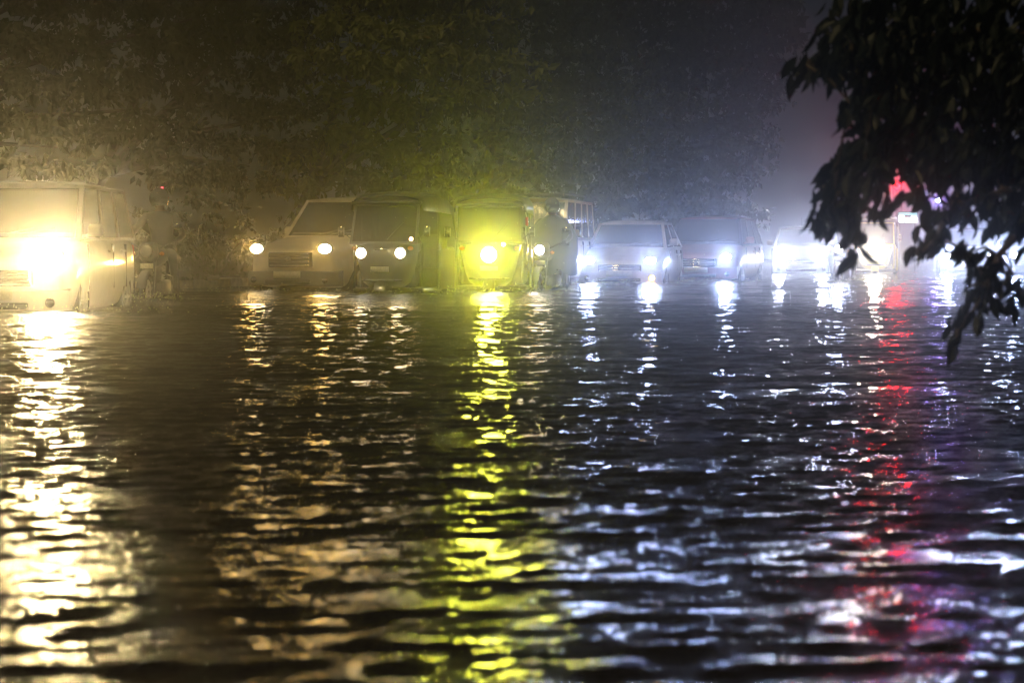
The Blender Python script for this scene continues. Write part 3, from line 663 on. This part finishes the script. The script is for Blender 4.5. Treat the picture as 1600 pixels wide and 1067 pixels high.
# ------------------------------------------------------------------ signal, beacons, lit sign
M_pole = mat('galvanised_pole', (0.25, 0.25, 0.26), .5, .6, noise=(9, .2))
def pole_light(label, name, px, py, Y, col, power, r, lens, housing='signal'):
    p = at(px, py, Y); t = thing(name, label, 'traffic light' if housing == 'signal' else 'beacon', (p.x, p.y, -DEPTH), -math.atan2(p.x, p.y))
    z = p.z + DEPTH
    po = MB(); po.tube([(0, .12, 0), (0, .12, z + .35)], [.07, .05], 10); po.lathe([(0, .16), (.03, .16), (.05, .09)], (0, .12, 0), 'z', 14); po.build('pole', M_pole, t)
    if housing == 'signal':
        bx = MB(); bx.rbox(-.17, .17, -.06, .12, z - .86, z + .24, .03); bo = bx.build('signal_box', M_black, t)
        for k, c in enumerate(((.4, .01, .01), (.25, .16, .01), (.01, .2, .05))):
            zz = z - k * .33
            if k: 
                ln = MB(); ln.lathe([(-.06, .12), (-.08, .09), (-.09, .01)], (0, 0, zz), 'y', 18); ln.build('lens', mat('unlit_lens_%d' % k, c, .2), bo)
            vz = MB(); vr_ = [[(.14 * math.cos(R(-20 + 220 * j / 14)), y, zz + .14 * math.sin(R(-20 + 220 * j / 14))) for j in range(15)] for y in (-.05, -.22)]
            vz.loft(vr_, closed=False, caps=False); vo = vz.build('visor', M_black, bo); vo.modifiers.new('thick', 'SOLIDIFY').thickness = .008
        head_light(t, (0, -.06, z), col, power, .13, col, lens, name='red_lens', radius=.12, cone=14)
    else:
        hs = MB(); hs.rbox(-.10, .10, -.02, .14, z - .12, z - .08, .02); hs.build('bracket', M_black, t)
        head_light(t, (0, -.01, z), col, power, r, (.45, .5, 1), lens, name='blue_lens', radius=.08, cone=14)
    return t
pole_light('red traffic light glowing through the leaves at the right', 'traffic_light', 1402, 291, 84.0, (1.0, .0003, .001), 5500, .13, 60)
pole_light('blue beacon on a post just above the far auto rickshaw', 'beacon', 1352, 356, 78.0, (.22, .13, 1.0), 4500, .09, 200, 'beacon')
pole_light('blue beacon seen through the leaves right of the red traffic light', 'beacon', 1466, 313, 82.0, (.22, .16, 1.0), 2500, .08, 160, 'beacon')
p = at(1418, 340, 86.0); t = thing('lit_sign', 'small lit white sign with a turquoise top band under the red light', 'sign', (p.x, p.y, -DEPTH)); z = p.z + DEPTH
for s in (-1, 1):
    q = MB(); q.tube([(s * .28, .08, 0), (s * .28, .08, z + .15)], .03, 8); q.build('post', M_pole, t)
q = MB(); q.rbox(-.37, .37, -.03, .05, z - .21, z + .21, .02); q.build('sign_box', M_black, t)
q = MB(); q.rbox(-.34, .34, -.042, -.032, z + .09, z + .18, .004); q.build('header_band', glow_mat((.1, .75, .7), 1.2), t)
q = MB(); q.rbox(-.34, -.12, -.042, -.032, z - .18, z + .08, .004); q.build('sign_panel', glow_mat((.85, 1, .9), 3.0), t)
q = MB(); q.rbox(-.09, .34, -.042, -.032, z - .18, z + .00, .004); q.build('sign_panel', glow_mat((.85, 1, .9), 3.0), t)
q = MB(); q.rbox(.12, .34, -.042, -.032, z + .012, z + .08, .004); q.build('sign_panel', glow_mat((.6, .95, .9), 1.5), t)

# ------------------------------------------------------------------ trees
def leaf_cloud(C, Rr, n, size, droop=.35, shell=.55):
    """n folded leaves (2 quads... 4 triangles) spread through ellipsoids: C centres, Rr radii"""
    vol = np.array([r[0] * r[1] * r[2] for r in Rr]) ** .8; which = rng.choice(len(C), n, p=vol / vol.sum())
    C = np.array(C, float)[which]; Rr = np.array(Rr, float)[which]
    d = rng.normal(size=(n, 3)); d /= np.linalg.norm(d, axis=1)[:, None]
    # clumps: pull directions towards a few shared ones
    r = shell + (1 - shell) * rng.random(n) ** .6; r *= 1 + .16 * np.sin(7 * d[:, 0] + 3 * which) * np.sin(6 * d[:, 2] + 2 * which)
    cl = rng.normal(size=(max(8, n // 45), 3)) * .07; k = rng.integers(0, len(cl), n)
    P = C + Rr * (d * r[:, None] + 0)
    q = np.round((P + .2 * np.sin(P[:, [1, 2, 0]] * 2.3)) / .7) * .7; P = P + (q - P) * (.15 + .5 * rng.random((n, 1)))          # gather into twig-sized clumps
    ax = rng.normal(size=(n, 3)); ax[:, 2] -= droop * 3; ax /= np.linalg.norm(ax, axis=1)[:, None]
    sd_ = np.cross(ax, rng.normal(size=(n, 3))); sd_ /= np.linalg.norm(sd_, axis=1)[:, None] + 1e-9
    nn = np.cross(ax, sd_); s = size * (.6 + .8 * rng.random((n, 1))); w = s * .26
    tip = P + ax * s; mid = P + ax * s * .45; l = mid + sd_ * w + nn * w * .35; rr = mid - sd_ * w + nn * w * .35
    V = np.stack([P, l, tip, rr], 1).reshape(-1, 3); b = np.arange(n)[:, None] * 4
    F = np.concatenate([b + np.array([[0, 1, 2]]), b + np.array([[0, 2, 3]])], 0)
    return V, F
M_leaf = mat('leaf', (0.024, 0.034, 0.011), 0.6, spec=.2, noise=(1.2, .25), translucent=.35)
M_leaf2 = mat('leaf_olive_lit', (0.045, 0.055, 0.016), 0.6, spec=.2, noise=(1.0, .25), translucent=.35)  # olive cast of the lit foliage is put into the leaf colour
M_leaf_lit = mat('leaf_lit_tone', (0.16, 0.165, 0.035), 0.5, spec=.3, noise=(.9, .35), translucent=.35)  # lighter copy of the leaf: light on the foliage painted into its colour
M_bark = mat('bark', (0.075, 0.058, 0.04), .8, noise=(7, .4), bump=(16, .8))
def tree(label, base, blobs, n, size, m, trunk_r=.22, group='trees along the verge'):
    t = thing('roadside_tree', label, 'tree', base, 0, group); b = Vector(base)
    cs = [Vector(c) for c, _ in blobs]; cen = sum(cs, Vector()) / len(cs); fork = Vector((b.x * .7 + cen.x * .3, b.y * .7 + cen.y * .3, b.z + (cen.z - b.z) * .5))
    loc = lambda v: tuple(Vector(v) - b)
    tr = MB(); tr.tube([loc(b - Vector((0, 0, .3))), loc(b + Vector((.02, 0, .3))), loc(b.lerp(fork, .5) + Vector((.12, .05, 0))), loc(fork)], [trunk_r * 1.5, trunk_r * 1.1, trunk_r * .9, trunk_r * .75], 10); to = tr.build('trunk', M_bark, t)
    for c in cs:
        lb = MB(); m1 = fork.lerp(c, .5) + Vector((random.uniform(-.3, .3), random.uniform(-.3, .3), .25)); lb.tube([loc(fork), loc(m1), loc(c)], [trunk_r * .5, trunk_r * .3, trunk_r * .08], 7); lb.build('limb', M_bark, to)
    V, F = leaf_cloud([tuple(c) for c in cs], [r for _, r in blobs], n, size); V -= np.array(base)
    me = np_mesh('crown', V, F, m, False); o = bpy.data.objects.new('crown', me); COL.objects.link(o); o.parent = t; o['kind'] = 'stuff'
    return t
def blobs_at(spec):
    return [(at(px, py, Y), (rx, rx * .9, rz)) for px, py, Y, rx, rz in spec]
tree('tall leafy tree at the far left above the white people carrier', (-14.0, 41, .3), blobs_at([(40, 120, 40, 1.5, 1.0), (150, 40, 41, 1.6, 1.1), (230, 170, 42, 1.0, .8), (90, 230, 42, 1.2, .7), (-60, 60, 41, 1.8, 1.6), (300, 30, 42, 1.2, .9), (180, -80, 42, 2.2, 1.2)]), 15000, .17, M_leaf2)
tree('leafy tree whose branches hang over the kerb left of the beige car', (-9.5, 49, .35), blobs_at([(360, 100, 47, 1.5, 1.2), (300, 250, 48, 1.1, .8), (430, 10, 47, 1.9, 1.1), (390, 260, 49, .9, .8), (450, 180, 48, 1.2, 1.0), (330, -60, 48, 2.4, 1.2)]), 14000, .17, M_leaf)
tree('tree with drooping branches coloured as lit above the two auto rickshaws', (-5.2, 54, .4), blobs_at([(560, 70, 46, 1.3, .9), (660, 110, 45.5, 1.3, .8), (780, 120, 45, .85, .5), (600, 200, 47, 1.2, .6), (700, 30, 47, 1.5, .9), (520, 270, 51, 1.2, .9), (640, -30, 47, 2.0, .8), (620, 290, 52, 1.1, .8)]), 12000, .21, M_leaf_lit)
tree('dark broad tree behind the cream van', (-1.0, 66, .4), blobs_at([(760, 230, 62, 2.2, 1.8), (820, 90, 62, 2.6, 1.9), (700, 330, 64, 1.6, 1.0), (880, 200, 63, 2.0, 2.0), (800, -20, 63, 3.0, 1.4), (860, 330, 64, 1.7, .9)]), 15000, .20, M_leaf)
tree('dark tall tree behind the silver saloon', (3.0, 75, .4), blobs_at([(960, 120, 72, 2.8, 2.2), (1000, 260, 73, 2.0, 1.6), (930, 290, 74, 1.9, 1.4), (1060, 30, 72, 2.6, 1.9), (950, -20, 73, 3.0, 1.5), (1020, 340, 75, 1.9, .9)]), 14000, .22, M_leaf)
tree('dark tree standing furthest back before the open night sky', (7.0, 86, .4), blobs_at([(1110, 130, 82, 2.4, 2.2), (1160, 40, 82, 2.2, 1.8), (1090, 260, 83, 2.2, 1.6), (1150, 230, 84, 1.6, 1.4), (1200, 20, 84, 1.3, 1.3), (1190, 130, 84, 1.1, 1.2), (1120, 340, 85, 1.8, .9)]), 14000, .24, M_leaf)
# hedge along the verge
for i in range(9):
    f = .18 + i * .095; c = KA.lerp(KB, f * 1.15) + KN * (1.5 + .3 * (i % 2)); c.z = .1
    t = thing('hedge_bush', ['low dark bush on the verge just right of the left motorcyclist', 'second bush on the verge from the left motorcyclist', 'third bush on the verge, left of the beige car', 'bush on the verge behind the beige car\'s bonnet', 'bush on the verge behind the beige car\'s roof', 'bush on the verge behind the black auto rickshaw', 'bush on the verge between the two auto rickshaws', 'bush on the verge behind the yellow-lamp auto rickshaw', 'furthest bush on the verge behind the cream van'][i], 'bush', c, 0, 'bushes along the verge')
    st = MB()
    for k in range(5): a = k * 1.26; st.tube([(0, 0, -.1), (.3 * math.cos(a), .3 * math.sin(a), .45), (.6 * math.cos(a), .6 * math.sin(a), .85)], [.03, .022, .008], 6)
    st.build('stem', M_bark, t)
    V, F = leaf_cloud([(0, 0, .6), (.6, .5, .5), (-.5, .6, .55), (.1, -.5, .4)], [(1.0, 1.0, .65), (.8, .8, .5), (.8, .8, .55), (.7, .5, .4)], 3000, .10)
    o = bpy.data.objects.new('foliage', np_mesh('foliage', V, F, M_leaf2, False)); COL.objects.link(o); o.parent = t; o['kind'] = 'stuff'

# ------------------------------------------------------------------ the near tree at the right
M_near = mat('near_leaf', (0.010, 0.017, 0.016), 0.5, spec=.25, noise=(3, .3), translucent=.25)
nt_base = Vector((3.9, 9.6, -DEPTH)); near = thing('near_tree', 'big dark tree at the right with leafy branches hanging low', 'tree', nt_base)
fork = Vector((3.75, 9.3, 1.9))
q = MB(); q.tube([(0, 0, -.05), (-.03, -.05, .8), (.02, -.1, 1.5), tuple(fork - nt_base)], [.26, .20, .18, .16], 12); near_trunk = q.build('trunk', M_bark, near)
lv = MB()
LV = [(0, 0, 0), (.012, .004, .02), (.021, .008, .045), (.016, .006, .075), (0, -.006, .108), (-.016, .006, .075), (-.021, .008, .045), (-.012, .004, .02), (0, .0, .045), (0, -.001, .075)]
lv.add(LV, [(0, 1, 8), (1, 2, 8), (2, 3, 9, 8), (3, 4, 9), (4, 5, 9), (5, 6, 8, 9), (6, 7, 8), (7, 0, 8)])
leaf_me = lv.mesh('leaf'); leaf_me.materials.append(M_near)
LVn = np.array(LV)
# clusters: px, py, depth, px radius x, px radius y, leaves
CL = [(1340, 20, 8.6, 45, 30, 60), (1330, 75, 8.4, 55, 34, 80), (1268, 108, 8.2, 26, 14, 26), (1300, 112, 8.3, 26, 18, 30), (1370, 120, 8.6, 50, 50, 120), (1330, 172, 8.0, 26, 10, 16), (1322, 195, 7.8, 6, 14, 3), (1362, 178, 8.2, 22, 22, 20),
      (1420, 40, 8.8, 60, 60, 150), (1500, 40, 9.0, 70, 60, 170), (1580, 60, 9.0, 60, 80, 170), (1440, 140, 8.8, 60, 60, 160), (1530, 160, 8.9, 70, 70, 190), (1600, 190, 8.9, 50, 90, 130),
      (1400, 210, 8.4, 55, 40, 120), (1350, 265, 8.2, 46, 42, 80), (1320, 300, 8.0, 36, 40, 46), (1285, 342, 7.8, 20, 16, 22), (1305, 262, 7.9, 4, 8, 1), (1330, 345, 7.9, 32, 28, 30), (1340, 388, 7.7, 14, 24, 10), (1362, 318, 8.0, 20, 30, 18),
      (1420, 260, 8.5, 36, 26, 44), (1425, 315, 8.3, 22, 16, 20), (1400, 335, 8.2, 8, 14, 5), (1470, 240, 8.7, 45, 45, 100), (1530, 260, 8.8, 55, 50, 90), (1595, 290, 8.8, 40, 60, 100), (1470, 345, 8.2, 28, 26, 22), (1456, 378, 8.0, 16, 18, 12), (1438, 398, 7.9, 9, 5, 4),
      (1510, 330, 8.4, 38, 26, 26), (1560, 340, 8.5, 42, 28, 30), (1595, 365, 8.5, 24, 24, 14), (1510, 398, 8.0, 8, 14, 5), (1520, 400, 8.1, 6, 10, 3), (1580, 420, 8.2, 24, 30, 12), (1597, 470, 8.2, 14, 30, 14),
      (1548, 440, 7.9, 22, 26, 28), (1535, 468, 7.8, 14, 16, 10), (1518, 495, 7.6, 12, 14, 8), (1500, 515, 7.5, 9, 14, 6), (1512, 458, 7.8, 6, 6, 2), (1527, 425, 7.9, 5, 6, 2), (1495, 540, 7.4, 5, 10, 3)]
leaves = []
for ci, (px, py, Y, rx, ry, n) in enumerate(CL):
    c = at(px, py, Y)
    n = int(n * (1.4 if n > 40 else 1.1))
    for k in range(n):
        a = random.uniform(0, 2 * math.pi); r = math.sqrt(random.random())
        pt = at(px + rx * r * math.cos(a), py + ry * r * math.sin(a) - 14, Y) + Vector((0, random.uniform(-.35, .35) * min(1, rx / 30), 0))
        d = Vector((random.gauss(-.25, .5), random.gauss(0, .5), -1.0)).normalized()
        sp = random.uniform(0, 6.28); s = random.uniform(.5, 1.0)
        z = d; x = z.cross(Vector((math.cos(sp), math.sin(sp), .2))).normalized(); y = z.cross(x)
        m_ = pt + d * .055 * s; up = 800 + FPX * m_.x / m_.y; vp = 384 - FPX * (m_.z - CAM_H) / m_.y
        if any(((up - a_) / w_) ** 2 + ((vp - b_) / h_) ** 2 < 1 for a_, b_, w_, h_ in ((1402, 290, 17, 22), (1418, 340, 26, 22), (1354, 357, 15, 20), (1467, 314, 11, 18))): continue
        leaves.append((Matrix((x * s, y * s, z * s)).transposed(), pt, ci, n))
order = sorted(range(len(leaves)), key=lambda i: (leaves[i][3] > 60, leaves[i][1].y))
bigV, bigF = [], []; FT = [list(p.vertices) for p in leaf_me.polygons]
tri = []
for f in FT: tri += [(f[0], f[j], f[j + 1]) for j in range(1, len(f) - 1)]
tri = np.array(tri)
for rank, i in enumerate(order):
    Mx, pt, ci, n = leaves[i]
    if rank < 300:
        o = bpy.data.objects.new('leaf', leaf_me); COL.objects.link(o); o.parent = near
        o.matrix_basis = Matrix.Translation(pt - nt_base) @ Mx.to_4x4()
    else:
        V = LVn @ np.array(Mx).T + np.array(pt - nt_base); bigF.append(tri + 10 * len(bigV)); bigV.append(V)
o = bpy.data.objects.new('foliage', np_mesh('foliage', np.concatenate(bigV), np.concatenate(bigF), M_near, False)); COL.objects.link(o); o.parent = near; o['kind'] = 'stuff'
# limbs carry the clusters; twigs run from limb to cluster
limbs = [[(1650, 60, 9.2), (1540, 50, 9.0), (1420, 60, 8.8), (1330, 90, 8.4), (1262, 104, 8.2)], [(1650, 180, 9.2), (1530, 170, 8.9), (1420, 200, 8.5), (1350, 265, 8.2), (1300, 330, 7.9)], [(1660, 260, 9.0), (1570, 300, 8.7), (1490, 325, 8.4), (1450, 385, 8.0), (1432, 400, 7.9)], [(1660, 330, 8.9), (1600, 350, 8.6), (1560, 400, 8.2), (1540, 455, 7.9), (1497, 520, 7.5)]]
lim_pts = []
for L_ in limbs:
    pts = [tuple(fork - nt_base)] + [tuple(at(*p_) - nt_base) for p_ in L_]; lim_pts += [Vector(p_) for p_ in pts[1:]]
    q = MB(); q.tube(pts, [.09, .028, .017, .012, .007, .003], 8); q.build('limb', M_bark, near_trunk)
for (px, py, Y, rx, ry, n) in CL:
    c = at(px, py - 8, Y) - nt_base; s = min(lim_pts, key=lambda v: (v - c).length)
    q = MB(); q.tube([tuple(s), tuple(s.lerp(c, .5) + Vector((0, 0, .02))), tuple(c)], [.008, .006, .003], 5); q.build('twig', M_bark, near_trunk)

# ------------------------------------------------------------------ rain: drops in the air and splashes on the water
def drops(P, rx, rz):
    n = len(P); o = np.array([(1, 0, 0), (-.5, .87, 0), (-.5, -.87, 0), (0, 0, 1), (0, 0, -1)], float)
    sc_ = np.stack([rx, rx, rz], 1)[:, None, :]; V = (P[:, None, :] + o[None] * sc_).reshape(-1, 3)
    f = np.array([(0, 1, 3), (1, 2, 3), (2, 0, 3), (1, 0, 4), (2, 1, 4), (0, 2, 4)]); F = (np.arange(n)[:, None, None] * 5 + f[None]).reshape(-1, 3)
    return V, F
M_drop = mat('rain_drop', (0.75, 0.75, 0.75), 0.15, spec=.8, translucent=.6)
n = 800; yy = 22 + 40 * rng.random(n); P = np.stack([(rng.random(n) - .5) * .56 * yy, yy, rng.random(n) ** 1.0 * (.75 + yy * .11)], 1)
V, F = drops(P, .0012 + .0014 * rng.random(n), .003 + .006 * rng.random(n))
o = bpy.data.objects.new('rain', np_mesh('rain', V, F, M_drop)); COL.objects.link(o); o['kind'] = 'stuff'
pts = []
for (px, Y, w, k) in ((60, 26.2, 1.3, 260), (240, 32.8, .4, 420), (450, 38.6, 1.2, 260), (590, 35.6, .8, 160), (765, 37.2, .7, 240), (850, 39.0, .5, 420), (922, 44.5, .3, 260), (840, 44.6, 1.2, 160), (968, 46.5, 1.1, 220), (1090, 50, 1.1, 220), (1325, 49.5, .5, 220), (1252, 65, 1.2, 160)):
    c = at(px, 450, Y); q = rng.normal(size=(k, 3)) * np.array([w * .6, .45, .0]) + np.array([c.x, c.y, 0]); q[:, 2] = .01 + np.abs(rng.normal(size=k)) * .055; pts.append(q)
P = np.concatenate(pts); V, F = drops(P, .003 + .009 * rng.random(len(P)) ** 2, .003 + .010 * rng.random(len(P)) ** 2)
o = bpy.data.objects.new('splashes', np_mesh('splashes', V, F, M_drop)); COL.objects.link(o); o['kind'] = 'stuff'

# ------------------------------------------------------------------ haze
hz = MB(); hz.add([(x, y, z) for z in (-1.3, 16) for y in (-30, 310) for x in (-200, 200)], [(0, 2, 3, 1), (4, 5, 7, 6), (0, 1, 5, 4), (2, 6, 7, 3), (0, 4, 6, 2), (1, 3, 7, 5)])
hm = bpy.data.materials.new('haze'); hm.use_nodes = True; hn = hm.node_tree
for n_ in list(hn.nodes):
    if n_.type == 'BSDF_PRINCIPLED': hn.nodes.remove(n_)
pv = hn.nodes.new('ShaderNodeVolumePrincipled'); pv.inputs['Color'].default_value = (0.93, 0.94, 0.96, 1); pv.inputs['Density'].default_value = HAZE; pv.inputs['Anisotropy'].default_value = 0.968
for n_ in ('Density Attribute', 'Color Attribute', 'Temperature Attribute'): pv.inputs[n_].default_value = ''
hm.cycles.homogeneous_volume = True; hm.cycles.volume_sampling = 'EQUIANGULAR'
hn.links.new(pv.outputs[0], [n_ for n_ in hn.nodes if n_.type == 'OUTPUT_MATERIAL'][0].inputs['Volume'])
ho = hz.build('haze', hm, smooth=False); ho['kind'] = 'stuff'
